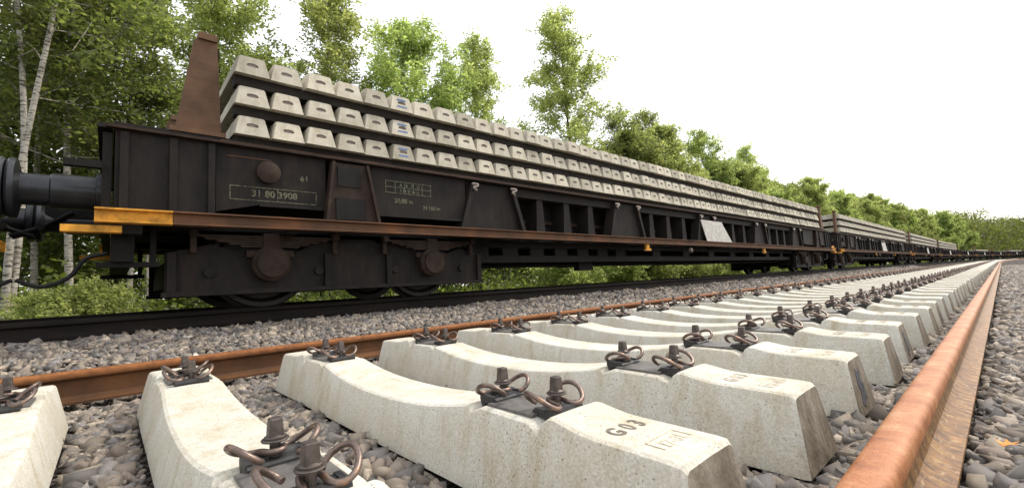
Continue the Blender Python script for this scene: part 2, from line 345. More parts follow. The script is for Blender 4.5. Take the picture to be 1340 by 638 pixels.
def stones_geo(x, y, z, r, bank):
    n = len(x); vi = rng.integers(0, len(bank), n)
    yaw = rng.uniform(0, 2*math.pi, n); ta = rng.normal(0, .45, n); tb = rng.normal(0, .45, n)
    cz, sz, ca, sa, cb, sb = np.cos(yaw), np.sin(yaw), np.cos(ta), np.sin(ta), np.cos(tb), np.sin(tb)
    Rz = np.zeros((n, 3, 3)); Rz[:, 0, 0] = cz; Rz[:, 0, 1] = -sz; Rz[:, 1, 0] = sz; Rz[:, 1, 1] = cz; Rz[:, 2, 2] = 1
    Rx = np.zeros((n, 3, 3)); Rx[:, 0, 0] = 1; Rx[:, 1, 1] = ca; Rx[:, 1, 2] = -sa; Rx[:, 2, 1] = sa; Rx[:, 2, 2] = ca
    Ry = np.zeros((n, 3, 3)); Ry[:, 1, 1] = 1; Ry[:, 0, 0] = cb; Ry[:, 0, 2] = sb; Ry[:, 2, 0] = -sb; Ry[:, 2, 2] = cb
    Rm = Ry@Rx@Rz; col = PAL[rng.integers(0, len(PAL), n)]*rng.uniform(.7, 1.25, (n, 1)); col[rng.random(n) < .006] = (.55, .53, .48)
    return vi, Rm, col
def bake(name, x, y, z, r, vi, Rm, col, bank):
    Vs, Fs, Cs, off = [], [], [], 0
    for k, (V, F) in enumerate(bank):
        ix = np.where(vi == k)[0]
        if not len(ix): continue
        P = np.einsum('nij,vj->nvi', Rm[ix], V)*r[ix][:, None, None]+np.stack([x[ix], y[ix], z[ix]], 1)[:, None, :]
        Vs.append(P.reshape(-1, 3)); Fs.append((F[None]+(np.arange(len(ix))*len(V))[:, None, None]).reshape(-1, 3)+off); Cs.append(np.repeat(col[ix], len(V), 0)); off += len(ix)*len(V)
    return np_mesh(name, np.concatenate(Vs), np.concatenate(Fs), m_stone, np.concatenate(Cs))
zones = [(-3.75, -.40, -1.3, 6.0), (-.40, 1.5, .3, 6.0), (-4.85, -3.75, -1.6, 6.0)]
parts = [scatter(*zn, .034, .018, .046) for zn in zones]
parts += [scatter(a, b, c, min(d_, 3.4), .034, .009, .020) for a, b, c, d_ in zones]
x, y, z, r = (np.concatenate([p[i] for p in parts]) for i in range(4)); z = np.where(r < .018, z+.006, z)
vi, Rm, col = stones_geo(x, y, z, r, HN)
# the 300 that show largest are stones of their own
d = np.stack([x, y, z-CAM_H], 1); dep = d@np.array(f2); uu = d@np.array(r3)/np.maximum(dep, .01)*580.9; vv = -(d@np.array(u3))/np.maximum(dep, .01)*580.9
ph = (y-SL_Y0)/SL_S; dy = np.abs(ph-np.round(ph))*SL_S
vis = (dep > .2) & (np.abs(uu) < 690) & (np.abs(vv) < 335) & ~((dy < .16) & (x > -3.0) & (x < -.40)) & ~((x < -.25) & (x > -.5) & (y < 1.2))
score = np.where(vis, r/np.maximum(dep, .05), 0); top = np.argsort(-score)[:300]; rest = np.setdiff1d(np.arange(len(x)), top)
variants = {}
for i in top:
    key = (int(vi[i]), int(rng.integers(0, 4)))
    if key not in variants: variants[key] = np_mesh('stone', *HN[key[0]], m_stone, np.tile(col[i], (len(HN[key[0]][0]), 1)))
    o = link('stone', variants[key], bed); M4 = Matrix(Rm[i].tolist()).to_4x4() @ Matrix.Diagonal((r[i], r[i], r[i], 1)); M4.translation = (x[i], y[i], z[i]); o.matrix_local = M4
o = link('loose_stones', bake('loose_stones', x[rest], y[rest], z[rest], r[rest], vi[rest], Rm[rest], col[rest], HN), bed); o['kind'] = 'stuff'
parts = [scatter(-4.85, 2.2, 6.0, 22.0, .056, .032, .05), scatter(-4.85, 2.6, 22.0, 46.0, .085, .05, .075)]
x, y, z, r = (np.concatenate([p[i] for p in parts]) for i in range(4)); vi, Rm, col = stones_geo(x, y, z, r, HF)
o = link('far_stones', bake('far_stones', x, y, z, r, vi, Rm, col, HF), bed); o['kind'] = 'stuff'

# ------------------------------------------------------------------ rails
half = [(.075, 0), (.075, .0115), (.050, .0165), (.028, .024), (.014, .036), (.0090, .055), (.0083, .075), (.0083, .10), (.0110, .115), (.018, .124), (.0345, .131), (.0362, .135), (.036, .150), (.0350, .1575), (.0325, .1635), (.0280, .1676), (.0210, .1702), (.0110, .1716)]
rail_prof = half + [(-a, b) for a, b in reversed(half)]
def rail(name, X, z, mat, label, s_list=None):
    o = sweep([(X+a, z+b) for a, b in rail_prof], s_list or S_LIST).obj(name, mat, None, True, 27)
    # object origin on the rail foot so that the rust follows the profile
    o.data.transform(Matrix.Translation((0, 0, -z))); o.location = (0, 0, z)
    return tag(o, label, 'rail')
wob = [-3.2, -1, 0, 1, 2, 3.5, 5, 8, 12, 18, 26, 36, 50]+list(np.arange(S0, FAR+1, 6.0))
rail('loose_rail', LR_X, LRZ, m_rust_l, 'brown rusty loose rail lying behind the left ends of the laid concrete sleepers', wob)
rail('loose_rail', RR_X, RRZ, m_rust_r, 'orange rusty loose rail lying at the right ends of the laid sleepers', wob)
n_ = rail('track_rail', TX+.7525, RAIL_Z-.172, m_rail_old, 'dark running rail under the wagons on the side nearer the stones')
f_ = rail('track_rail', TX-.7525, RAIL_Z-.172, m_rail_old, 'dark running rail under the wagons on the side nearer the trees')

# ------------------------------------------------------------------ concrete sleeper
TOP = [(0, .160), (.12, .161), (.25, .167), (.38, .178), (.50, .195), (.57, .207), (.598, .212), (.612, .195), (.655, .2125), (.75, .2115), (.845, .2095), (.888, .192), (.900, .217), (.918, .230), (.935, .232), (.96, .227), (.99, .221), (1.02, .216), (1.06, .2135), (1.15, .2115), (1.25, .209), (1.288, .207), (1.30, .197)]
def sleeper_mesh(name, mats, lod=0, recess=False):
    mb = MB(); tops = TOP if lod == 0 else [TOP[i] for i in (0, 2, 4, 6, 8, 10, 14, 17, 20, 22)]
    xs = [(-x, h) for x, h in reversed(tops[1:])]+list(tops); rings = []
    def ring(x, h, sh):
        k = .20 if recess else .215; w = lambda z: .15-k*z-sh
        return [(x, -w(0), 0), (x, -w(h*.5), h*.5), (x, -w(h-.016), h-.016), (x, -w(h-.016)+.005, h-.005), (x, -w(h)+.012, h), (x, 0, h+.0015), (x, w(h)-.012, h), (x, w(h-.016)-.005, h-.005), (x, w(h-.016), h-.016), (x, w(h*.5), h*.5), (x, w(0), 0)]
    vs = []
    for i, (x, h) in enumerate(xs):
        rg = ring(x, h, .008 if i in (0, len(xs)-1) else 0)
        if abs(x) > 1.2: rg = [(a-math.copysign(.16*c*(abs(a)-1.2)/.1, a), b, c) for a, b, c in rg]
        vs += rg
    n = 11; fs = [(j*n+k, j*n+(k+1) % n, (j+1)*n+(k+1) % n, (j+1)*n+k) for j in range(len(xs)-1) for k in range(n)]
    mb.add(vs, fs); mb.cur = 1
    for s, j in ((-1, 0), (1, len(xs)-1)):
        base = len(mb.v); h = .187; rim = [mb.v[j*n+k] for k in range(n)]
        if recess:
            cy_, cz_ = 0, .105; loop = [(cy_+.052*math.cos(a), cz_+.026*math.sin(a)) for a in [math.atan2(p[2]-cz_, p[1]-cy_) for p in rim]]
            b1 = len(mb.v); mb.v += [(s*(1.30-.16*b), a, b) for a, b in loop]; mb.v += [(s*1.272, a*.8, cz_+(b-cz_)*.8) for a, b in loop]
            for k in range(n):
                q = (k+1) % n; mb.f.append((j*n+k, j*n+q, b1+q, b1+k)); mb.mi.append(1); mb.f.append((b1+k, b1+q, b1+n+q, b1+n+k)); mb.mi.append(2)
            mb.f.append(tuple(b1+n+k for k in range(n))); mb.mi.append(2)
        else:
            mb.f.append(tuple(j*n+k for k in range(n))); mb.mi.append(1)
    return mb.mesh(name, mats, True, 24)
me_sl = sleeper_mesh('concrete_body', [m_conc, m_conc_end]); me_sl_far = sleeper_mesh('concrete_body', [m_conc, m_conc_end], 1)
me_load = sleeper_mesh('loaded_sleeper', [m_conc_old, m_conc_old, m_recess], 1, True)

# fastening pieces, local to the rail seat; +x points away from the rail
me_pad = MB().box(-.092, .092, -.078, .078, 0, .008, .0015).mesh('rail_pad', m_padtop)
gp = [(.074, .0), (.074, .013), (.082, .017), (.118, .017), (.126, .024), (.148, .022), (.151, .010), (.140, -.016), (.128, -.002)]
b_ = MB(); b_.prism(gp, 'y', -.058, .058); b_.box(.084, .120, -.060, -.048, .012, .021); b_.box(.084, .120, .048, .060, .012, .021); me_guide = b_.mesh('guide_plate', m_plastic)
hp = [(-.024, .000, .032), (-.020, .013, .032), (.000, .0195, .030), (.020, .021, .026), (.036, .030, .022), (.041, .047, .024), (.034, .066, .034), (.012, .080, .050), (-.016, .083, .060), (-.042, .074, .057), (-.056, .056, .043), (-.054, .040, .030), (-.044, .034, .025)]
cp = [(a, -b, c) for a, b, c in reversed(hp[1:])]+hp
b_ = MB(); b_.tube([(.11+a, b, c) for a, b, c in cp], .0066, 10, 3); me_clamp = b_.mesh('tension_clamp', m_steel, True, 60)
b_ = MB(); b_.lathe([(.011, .0), (.011, .046)], (.11, 0, 0), 'z', 12); b_.lathe([(.016, .049), (.021, .050), (.021, .053), (.014, .057)], (.11, 0, 0), 'z', 16)
hd = [(.0145, .055), (.0138, .070), (.0122, .088), (.0110, .090)]
for (ra, za), (rb, zb) in zip(hd[:-1], hd[1:]):
    q = lambda r_, z_: [(.11+r_*sx_, r_*sy_, z_) for sx_, sy_ in ((-1, -.75), (-.75, -1), (.75, -1), (1, -.75), (1, .75), (.75, 1), (-.75, 1), (-1, .75))]
    b_.add(q(ra, za)+q(rb, zb), [(k, (k+1) % 8, 8+(k+1) % 8, 8+k) for k in range(8)]+([tuple(range(8, 16))] if zb > .089 else []))
me_screw = b_.mesh('sleeper_screw', m_screw, True, 30)
me_washer = MB().lathe([(.017, .0445), (.026, .0445), (.027, .047), (.026, .0490), (.017, .0495)], (.11, 0, 0), 'z', 18).mesh('washer', m_screw, True, 40)
def joined(name, items, mats):
    mb = MB(); used = []
    for me, M4, mi in items:
        mb.cur = mi; mb.add([M4@v.co for v in me.vertices], [tuple(p.vertices) for p in me.polygons])
    return mb.mesh(name, mats, True, 40)
I4 = Matrix.Identity(4); F4 = Matrix.Rotation(math.pi, 4, 'Z')
me_fast = joined('rail_fastening', [(me_pad, I4, 0)]+[(a, T, k) for T in (I4, F4) for a, k in ((me_guide, 0), (me_clamp, 1), (me_screw, 2))], [m_plastic, m_steel, m_screw])
def font_mesh(txt, size, depth, mat):
    cu = bpy.data.curves.new('mark', 'FONT'); cu.body = txt; cu.size = size; cu.extrude = depth; cu.align_x = 'CENTER'; cu.align_y = 'CENTER'; cu.offset = size*.018; cu.resolution_u = 3
    ob = bpy.data.objects.new('mark', cu); C.objects.link(ob); dg = bpy.context.evaluated_depsgraph_get(); me = bpy.data.meshes.new_from_object(ob.evaluated_get(dg))
    bpy.data.objects.remove(ob); me.materials.clear(); me.materials.append(mat); return me
me_g03 = font_mesh('G 0 3', .051, .0006, m_ink); me_g03p = font_mesh('G 0 3', .050, .0006, m_inkmid); me_stamp = font_mesh('17-01', .036, .0005, m_inkpale)
b_ = MB()
for a in ((-.055, .055, .024, .026), (-.057, -.055, -.010, .026), (.055, .057, -.010, .026)): b_.box(a[0], a[1], a[2], a[3], -.0005, .0005)
me_frame = b_.mesh('stamp_frame', m_inkpale)
def seat_parts(root, sgn):
    zc = .2118; x0 = sgn*.75
    link('rail_pad', me_pad, root, (x0, 0, zc))
    for rz in (0, math.pi):
        jit = rng.normal(0, .05)
        link('guide_plate', me_guide, root, (x0, 0, zc), rz)
        link('tension_clamp', me_clamp, root, (x0+rng.normal(0, .002), 0, zc+.001), rz+jit)
        s = link('sleeper_screw', me_screw, root, (x0, 0, zc+.004), rz); link('washer', me_washer, s)
def mark(me, root, x, z, name):
    o = link(name, me, root, (x, 0, z)); o.rotation_euler = (R(1.25), 0, R(90)); o.scale = (1, 1.3, 1); return o
def lab(n):
    if n == -2: return 'concrete sleeper at the lower left edge, left of the cut-off one with clips'
    if n == -1: return 'concrete sleeper cut off by the left edge of the picture'
    if n == 0: return 'concrete sleeper running down to the bottom edge, its rusty clips nearest the camera'
    if n == 1: return 'pale concrete sleeper stamped G03 filling the middle foreground'
    if n == 2: return 'concrete sleeper right behind the one clearly stamped G03'
    return f'concrete sleeper laid on stones, {ordinal(n+1)} in the row counting from the camera'
NEAR, LAST = 34, 190
for n in range(-2, LAST):
    sy = sleeper_y(n)+(rng.normal(0, .008) if n > 6 else 0); x_, y_, rz = track(NX+(rng.normal(0, .008) if n > 2 else 0), sy)
    root = empty('concrete_sleeper', (x_, y_, 0), rz+(rng.normal(0, .006) if n > 2 else 0))
    if n < 60: tag(root, lab(n), 'sleeper', 'laid concrete sleepers')
    else: tag(root, 'concrete sleeper far along the laid row where the sleepers merge', 'sleeper', 'far laid concrete sleepers')
    if n < NEAR:
        link('concrete_body', me_sl, root); seat_parts(root, -1); seat_parts(root, 1)
        if -1 < n < 9:
            if n == 1: mark(me_g03, root, 1.075, .2150, 'stamped_code')
            else: mark(me_g03p, root, 1.080+rng.normal(0, .01), .2148, 'stamped_code')
            st_ = mark(me_stamp, root, 1.19, .2119, 'stamped_date'); link('stamp_frame', me_frame, st_)
        if n in (3, 5, 8):
            o = MB().prism([(-.05, .035), (-.015, .022), (.012, .05), (.03, .045), (.036, .10), (.012, .115), (.018, .16), (-.015, .148), (-.028, .165), (-.045, .11), (-.032, .085)], 'x', -.0015, .0015).obj('paint_mark', m_soot, root); o.location = (1.3003, 0, 0); o.rotation_euler = (0, -math.atan(.16), 0)
    else:
        link('concrete_body', me_sl_far, root)
        if n < 120: link('rail_fastening', me_fast, root, (-.75, 0, .2118)); link('rail_fastening', me_fast, root, (.75, 0, .2118))

# ------------------------------------------------------------------ the wagon (origin: rail top, headstock end, track centre)
WL, PITCH_W = 20.8, 21.82
def build_bogie(root, yc):
    b = empty('bogie', (0, yc, 0)); b.parent = root
    fr = [(-1.66, .16), (1.66, .16), (1.66, .50), (1.34, .58), (1.10, .50), (.66, .50), (.42, .62), (-.42, .62), (-.66, .50), (-1.10, .50), (-1.34, .58), (-1.66, .50)]
    for s in (-1, 1):
        a, c = sorted((s*.97, s*1.02)); mb = MB(); mb.prism(fr, 'x', a, c); a, c = sorted((s*.93, s*1.06)); mb.box(a, c, -1.68, 1.68, .13, .17)
        for yy in (-1.62, -.34, .34, 1.62): mb.box(*sorted((s*1.02, s*1.065)), yy-.03, yy+.03, .17, .50)
        for yy in (-1.35, -.42, .42, 1.35): mb.lathe([(.045, 0), (.045, .03)], (s*1.02 if s > 0 else s*1.05, yy, .33), 'x', 10)
        mb.obj('side_frame', m_wagon, b)
        for yy in (-.875, .875):
            o = s*1.02; mb = MB(); mb.lathe([(.165, 0), (.165, .10), (.13, .125), (.13, .15), (.05, .16)] if s > 0 else [(.05, -.16), (.13, -.15), (.13, -.125), (.165, -.10), (.165, 0)], (o, yy, .40), 'x', 22)
            mb.box(*sorted((s*1.0, s*1.09)), yy-.20, yy+.20, .46, .52)
            for q in range(6): mb.lathe([(.016, 0), (.016, .03), (.010, .034)] if s > 0 else [(.010, -.034), (.016, -.03), (.016, 0)], (s*1.14, yy+.095*math.cos(q*1.047), .40+.095*math.sin(q*1.047)), 'x', 6)
            mb.obj('axle_box', m_wagon_b, b, True)
            mb = MB()
            for k in range(5): mb.prism([(yy-.62+.09*k, .655-.022*k), (yy+.62-.09*k, .655-.022*k), (yy+.60-.09*k, .637-.022*k), (yy-.60+.09*k, .637-.022*k)], 'x', *sorted((s*1.03, s*1.11)))
            mb.box(*sorted((s*1.02, s*1.12)), yy-.07, yy+.07, .52, .68)
            for q in (-.60, .60): mb.box(*sorted((s*1.045, s*1.095)), yy+q-.022, yy+q+.022, .50, .70); mb.lathe([(.035, 0), (.035, .03)], (s*1.11 if s > 0 else s*1.14, yy+q, .66), 'x', 8)
            mb.obj('leaf_spring', m_wagon_b, b)
    mb = MB(); mb.box(-.98, .98, -.22, .22, .44, .66); mb.obj('bolster', m_under, b)
    for yy in (-1.585, 1.585): MB().box(-.968, .968, yy-.035, yy+.035, .22, .46).obj('end_beam', m_under, b)
    for yy in (-.875, .875):
        mb = MB(); mb.lathe([(.075, -1.02), (.075, 1.02)], (0, yy, .44), 'x', 12); mb.obj('axle', m_under, b, True)
        for s in (-1, 1):
            p = [(.06, -.02), (.15, -.02), (.17, .03), (.36, .05), (.40, -.005), (.47, -.005), (.47, .025), (.443, .035), (.44, .13), (.40, .135), (.36, .085), (.18, .07), (.13, .10), (.06, .10)]
            p = [(r_, s*(.68+t)) for r_, t in p]; mb = MB(); mb.lathe(p, (0, yy, .44), 'x', 32); mb.obj('wheel', m_wheel, b, True, 40)
        for s in (-1, 1):
            for dy_ in (-.50, .50): MB().box(*sorted((s*.70, s*.80)), yy+dy_-.03, yy+dy_+.03, .28, .56).obj('brake_block', m_under, b)
        MB().box(-.695, .695, yy-.53, yy-.48, .30, .36).obj('brake_beam', m_under, b)
def build_wagon():
    w = empty('sleeper_wagon')
    mb = MB(); mb.box(-1.25, 1.25, .06, WL-.06, 1.42, 1.49); mb.obj('deck', m_wagon, w)
    for s in (-1, 1):
        mb = MB(); mb.box(*sorted((s*1.255, s*1.315)), .02, WL-.02, 1.428, 1.448); mb.obj('deck_edge', m_wagon_b, w)
        mb = MB(); mb.box(*sorted((s*1.252, s*1.27)), .75, WL-.75, 1.452, 1.468); mb.obj('edge_strip', m_runway, w)
        mb = MB(); mb.box(*sorted((s*.86, s*.92)), .2, WL-.2, .72, 1.40)
        mb.box(*sorted((s*.80, s*1.02)), .2, WL-.2, .70, .72); mb.obj('solebar', m_under, w)
        # truss-like lower sill between the bogies
        mb = MB(); mb.box(*sorted((s*.80, s*.90)), 3.6, WL-3.6, .40, .50); mb.box(*sorted((s*.80, s*.90)), 3.4, WL-3.4, .62, .70)
        k = 3.7
        while k < WL-3.8:
            mb.box(*sorted((s*.82, s*.88)), k, k+.30, .50, .62); k += .56 if k < 7 else 1.3
        mb.prism([(3.6, .40), (3.6, .50), (3.0, .70), (2.7, .70)], 'x', *sorted((s*.82, s*.88))); mb.prism([(WL-3.6, .40), (WL-3.6, .50), (WL-3.0, .70), (WL-2.7, .70)], 'x', *sorted((s*.82, s*.88)))
        mb.obj('lower_sill', m_under, w)
        xa, xb = sorted((s*1.22, s*1.25))
        for flip in (0, 1):
            Y = (lambda t: t) if not flip else (lambda t: WL-t)
            mb = MB(); mb.box(*sorted((s*1.19, s*1.262)), *sorted((Y(.07), Y(.70))), .70, 1.415)
            for t in (.10, .40, .66): mb.box(*sorted((s*1.262, s*1.29)), *sorted((Y(t), Y(t+.05))), .72, 1.41)
            mb.obj('end_side_panel', m_wagon, w)
            mb = MB(); mb.prism([(Y(.72), .84), (Y(1.05), .92), (Y(1.64), .92), (Y(1.64), 1.418), (Y(.72), 1.418)], 'x', xa, xb); mb.box(*sorted((s*1.25, s*1.275)), *sorted((Y(1.05), Y(1.64))), .905, .93); mb.obj('side_panel', m_wagon, w)
            mb = MB(); mb.prism([(Y(2.12), .90), (Y(3.36), .90), (Y(3.36), 1.418), (Y(2.12), 1.418)], 'x', xa, xb); mb.box(*sorted((s*1.25, s*1.275)), *sorted((Y(2.13), Y(3.3))), .89, .915); mb.obj('side_panel', m_wagon, w)
            mb = MB(); mb.prism([(Y(1.60), .70), (Y(1.68), 1.40), (Y(2.03), 1.40), (Y(2.17), .70)], 'x', *sorted((s*1.255, s*1.30)))
            for q in ((1.60, 1.68), (2.17, 2.03)): mb.prism([(Y(q[0]), .70), (Y(q[1]), 1.40), (Y(q[1]+.03), 1.40), (Y(q[0]+.03), .70)], 'x', *sorted((s*1.30, s*1.34)))
            pk = mb.obj('stake_pocket', m_wagon_b, w)
            MB().box(*sorted((s*1.301, s*1.312)), *sorted((Y(1.74), Y(1.98))), 1.16, 1.36).obj('plate', m_under, pk); MB().box(*sorted((s*1.301, s*1.312)), *sorted((Y(1.72), Y(2.03))), .82, 1.04).obj('plate', m_under, pk)
            mb = MB(); mb.box(*sorted((s*1.262, s*1.33)), *sorted((Y(.0), Y(-.20))), 1.10, 1.15); mb.obj('step', m_under, w)
            mb = MB(); mb.box(*sorted((s*1.02, s*1.10)), *sorted((Y(-.02), Y(.36))), .38, .42); mb.box(*sorted((s*1.03, s*1.06)), *sorted((Y(.30), Y(.34))), .42, .72); mb.obj('foot_step', m_under, w)
        # gusset ribs between the side panels
        for i, yc in enumerate((3.80, 6.90, 10.10, 13.40, 16.60)):
            mb = MB(); mb.prism([(yc-.52, .72), (yc-.30, 1.40), (yc+.30, 1.40), (yc+.52, .72)], 'x', *sorted((s*1.20, s*1.235)))
            for q in (-1, 1): mb.prism([(yc+q*.52, .72), (yc+q*.30, 1.40), (yc+q*.36, 1.40), (yc+q*.58, .72)], 'x', *sorted((s*1.12, s*1.30)))
            o = mb.obj('gusset', m_wagon, w)
            if i == 2: MB().prism([(9.98, .79), (9.72, 1.28), (10.80, 1.28), (11.35, .79)], 'x', *sorted((s*1.302, s*1.316))).obj('plate', m_greyplate, o)['label'] = 'bare light grey plate'
            for q in (-.33, .33):
                mb = MB(); mb.tube([(s*1.29, yc+q-.03, 1.375), (s*1.325, yc+q+.03, 1.37), (s*1.33, yc+q+.025, 1.345), (s*1.325, yc+q-.02, 1.33), (s*1.325, yc+q-.02, 1.31), (s*1.30, yc+q+.03, 1.30)], .017, 6, 3); mb.obj('lashing_hook', m_hook, w, True)
        for yc in (4.75, 5.35, 5.95, 7.85, 8.5, 9.15, 11.05, 11.75, 12.45, 14.35, 15.0, 15.65):
            mb = MB(); mb.prism([(yc-.10, .72), (yc-.05, 1.40), (yc+.05, 1.40), (yc+.10, .72)], 'x', *sorted((s*.93, s*1.20))); mb.obj('rib', m_wagon, w)
        MB().box(*sorted((s*.925, s*1.22)), 3.4, WL-3.4, 1.30, 1.415).obj('upper_rail', m_wagon, w)
        MB().box(*sorted((s*.925, s*.96)), 3.4, WL-3.4, .98, 1.03).obj('longitudinal_bar', m_wagon_b, w)
        # crane runway rail along the side
        ipr = [(1.345, .685), (1.445, .685), (1.445, .697), (1.405, .703), (1.405, .772), (1.445, .778), (1.445, .79), (1.345, .79), (1.345, .778), (1.392, .772), (1.392, .703), (1.345, .697)]
        ipr = [(s*a, c) for a, c in ipr]
        rr = MB().prism(ipr, 'y', .42, WL-.42).obj('runway_rail', m_runway, w)
        for y0, y1 in ((-.03, .415), (WL-.415, WL+.03)): MB().prism(ipr, 'y', y0, y1).obj('yellow_end', m_yellow, rr)
        for y0 in (-.20, WL-.12): MB().box(*sorted((s*1.30, s*1.40)), y0, y0+.32, .615, .665).obj('yellow_step', m_yellow, w)
        for k, yc in enumerate((1.3, 4.2, 7.4, 10.6, 13.8, 17.0, 19.6)):
            MB().box(*sorted((s*1.02, s*1.36)), yc-.05, yc+.05, .655, .684).obj('runway_bracket', m_under, w)
        for yc in (7.3, 13.2): MB().prism([(yc-.05, .69), (yc+.05, .69), (yc+.05, .60), (yc+.11, .60), (yc+.11, .56), (yc-.09, .56), (yc-.05, .60)], 'x', *sorted((s*1.37, s*1.41))).obj('yellow_bracket', m_yellow, w)
        MB().prism([(WL-.16, .70), (WL-.10, .86), (WL+.10, .90), (WL+.26, .80), (WL+.26, .70)], 'x', *sorted((s*1.31, s*1.343))).obj('runway_stop', m_yellow, w)
        for yc in (9.3, 13.6): MB().lathe([(.03, 0), (.05, .02), (.05, .06), (.02, .08)], (s*1.20, yc, .60), 'x', 10).obj('brake_valve', m_hook, w)
        # end posts
        for y0, d_ in ((.43, 1), (WL-.43, -1)):
            pr = [(y0, 1.46), (y0+d_*.34, 1.46), (y0+d_*.33, 1.60), (y0+d_*.30, 2.36), (y0+d_*.18, 2.38), (y0+d_*.13, 2.34)]
            mb = MB(); mb.prism(pr, 'x', *sorted((s*1.12, s*1.20))); mb.box(*sorted((s*1.10, s*1.22)), *sorted((y0+d_*.16, y0+d_*.30)), 2.36, 2.42); mb.box(*sorted((s*1.05, s*1.26)), *sorted((y0-d_*.03, y0+d_*.36)), 1.49, 1.53)
            mb.obj('end_post', m_post, w)
        # lettering
        if s == 1:
            for (yc, zc, t, sz) in ((1.18, 1.02, '31 80 3908', .085), (1.44, 1.20, '61', .08)):
                o = link('lettering', font_mesh(t, sz, .001, m_white), w, (1.252, yc, zc)); o.rotation_euler = (R(90), 0, R(90))
            mb = MB()
            for q in (.955, 1.075): mb.box(1.2505, 1.2525, .82, 1.55, q, q+.006)
            for q in (.82, 1.20, 1.544): mb.box(1.2505, 1.2525, q, q+.006, .961, 1.075)
            mb.obj('lettering_frame', m_white, w)
            mb = MB()
            for q in (1.16, 1.225, 1.29): mb.box(1.2505, 1.2525, 2.28, 2.86, q, q+.007)
            for k in range(6): mb.box(1.2505, 1.2525, 2.28+.114*k, 2.287+.114*k, 1.167, 1.29)
            mb.obj('load_table', m_white, w)
            for (yc, zc, t, sz) in ((2.50, 1.075, '20,80 m', .07), (2.86, 1.02, '24 300 kg', .06), (2.58, 1.255, 'A   B   C   D', .05), (2.58, 1.19, 'S 38 45 54 61', .045)):
                o = link('lettering', font_mesh(t, sz, .001, m_white), w, (1.252, yc, zc)); o.rotation_euler = (R(90), 0, R(90))
            MB().lathe([(.02, 0), (.09, .01), (.10, .03), (.10, .05), (.03, .07)], (1.25, 1.12, 1.22), 'x', 20).obj('hand_wheel', m_wagon_b, w, True)
            MB().box(1.2505, 1.256, .80, 1.15, 1.335, 1.345).obj('grab_rail', m_runway, w)
    # ends: headstock, end wall, buffers, hook, screw coupling, hoses
    for y0, d_ in ((0, 1), (WL, -1)):
        mb = MB(); mb.box(-1.24, 1.24, *sorted((y0, y0+d_*.055)), .66, 1.40); mb.box(-1.28, 1.28, *sorted((y0-d_*.03, y0+d_*.058)), 1.425, 1.46); mb.obj('end_wall', m_wagon, w)
        mb = MB(); mb.box(-1.30, 1.30, *sorted((y0+d_*.06, y0+d_*.24)), .62, .70); mb.box(-1.15, 1.15, *sorted((y0+d_*.06, y0+d_*.20)), .42, .62); mb.obj('headstock', m_under, w)
        for s in (-1, 1):
            o = s*.875; L = [(.17, 0), (.17, .03), (.135, .035), (.135, .28), (.120, .29), (.120, .44), (.22, .46), (.225, .49), (.21, .505)]
            L = [(r_, -d_*t) for r_, t in L]
            bf = MB().lathe(L[:5], (o, y0, .985), 'y', 24).obj('buffer', m_buffer, w, True, 30); MB().lathe([(.120, -d_*.27)]+L[5:], (o, y0, .985), 'y', 24).obj('buffer_head', m_buffer, bf, True, 30)
        mb = MB(); mb.box(-.05, .05, *sorted((y0-d_*.30, y0+d_*.06)), .90, 1.0); mb.prism([(y0-d_*.30, .88), (y0-d_*.38, .93), (y0-d_*.38, 1.03), (y0-d_*.28, 1.10), (y0-d_*.24, 1.0)], 'x', -.04, .04); mb.obj('draw_hook', m_under, w)
        mb = MB(); mb.tube([(-.07, y0-d_*.20, .95), (-.07, y0-d_*.40, .80), (-.07, y0-d_*.58, .72)], .018, 8); mb.tube([(.07, y0-d_*.20, .95), (.07, y0-d_*.40, .80), (.07, y0-d_*.58, .72)], .018, 8); mb.lathe([(.03, -.12), (.03, .12)], (0, y0-d_*.40, .80), 'x', 10); mb.obj('screw_coupling', m_under, w, True)
        for s, xo in ((1, .34),):
            MB().tube([(xo, y0+d_*.04, .55), (xo, y0-d_*.10, .50), (xo+s*.02, y0-d_*.20, .34), (xo+s*.03, y0-d_*.36, .27), (xo+s*.02, y0-d_*.50, .33)], .017, 8).obj('brake_hose', m_rubber, w, True)
    mb = MB(); mb.box(-.30, .30, .2, WL-.2, .72, 1.10); mb.obj('centre_sill', m_under, w)
    mb = MB(); mb.lathe([(.17, 0), (.19, .05), (.19, .85), (.17, .9)], (.35, 6.0, .52), 'y', 16); mb.obj('air_reservoir', m_under, w, True)
    mb = MB(); mb.tube([(.62, 3.4, .36), (.62, 10, .34), (.62, 17, .36)], .02, 6, 1, False); mb.box(.56, .68, 6.2, 6.6, .26, .42); mb.obj('brake_rod', m_under, w)
    build_bogie(w, 2.06); build_bogie(w, WL-2.06); return w
wagon = build_wagon()
Y_W = -.06
wl = {0: 'dark sleeper wagon nearest the camera with orange runway stripe along its side',
      1: 'second dark wagon with three grey sleeper layers, yellow bracket at its near end',
      2: 'third dark wagon of the train, its three sleeper layers looking short',
      3: 'fourth dark wagon of the train, last one carrying three sleeper layers',
      -1: 'dark wagon cut off by the left edge, buffer touching the nearest wagon'}
for i in (0, -1, 1, 2, 3, 4, 5, 6, 7, 8, 9):
    w = wagon if i == 0 else copy_tree(wagon); s0 = Y_W+PITCH_W*i; xa, ya, _ = track(TX, s0); xb, yb, _ = track(TX, s0+WL)
    w.location = (xa, ya, RAIL_Z); w.rotation_euler = (0, 0, -math.atan2(xb-xa, yb-ya))
    tag(w, wl.get(i, f'{ordinal(i+1)} wagon of the train, small and dark on the distant bend'), 'wagon', 'wagons of the sleeper train')

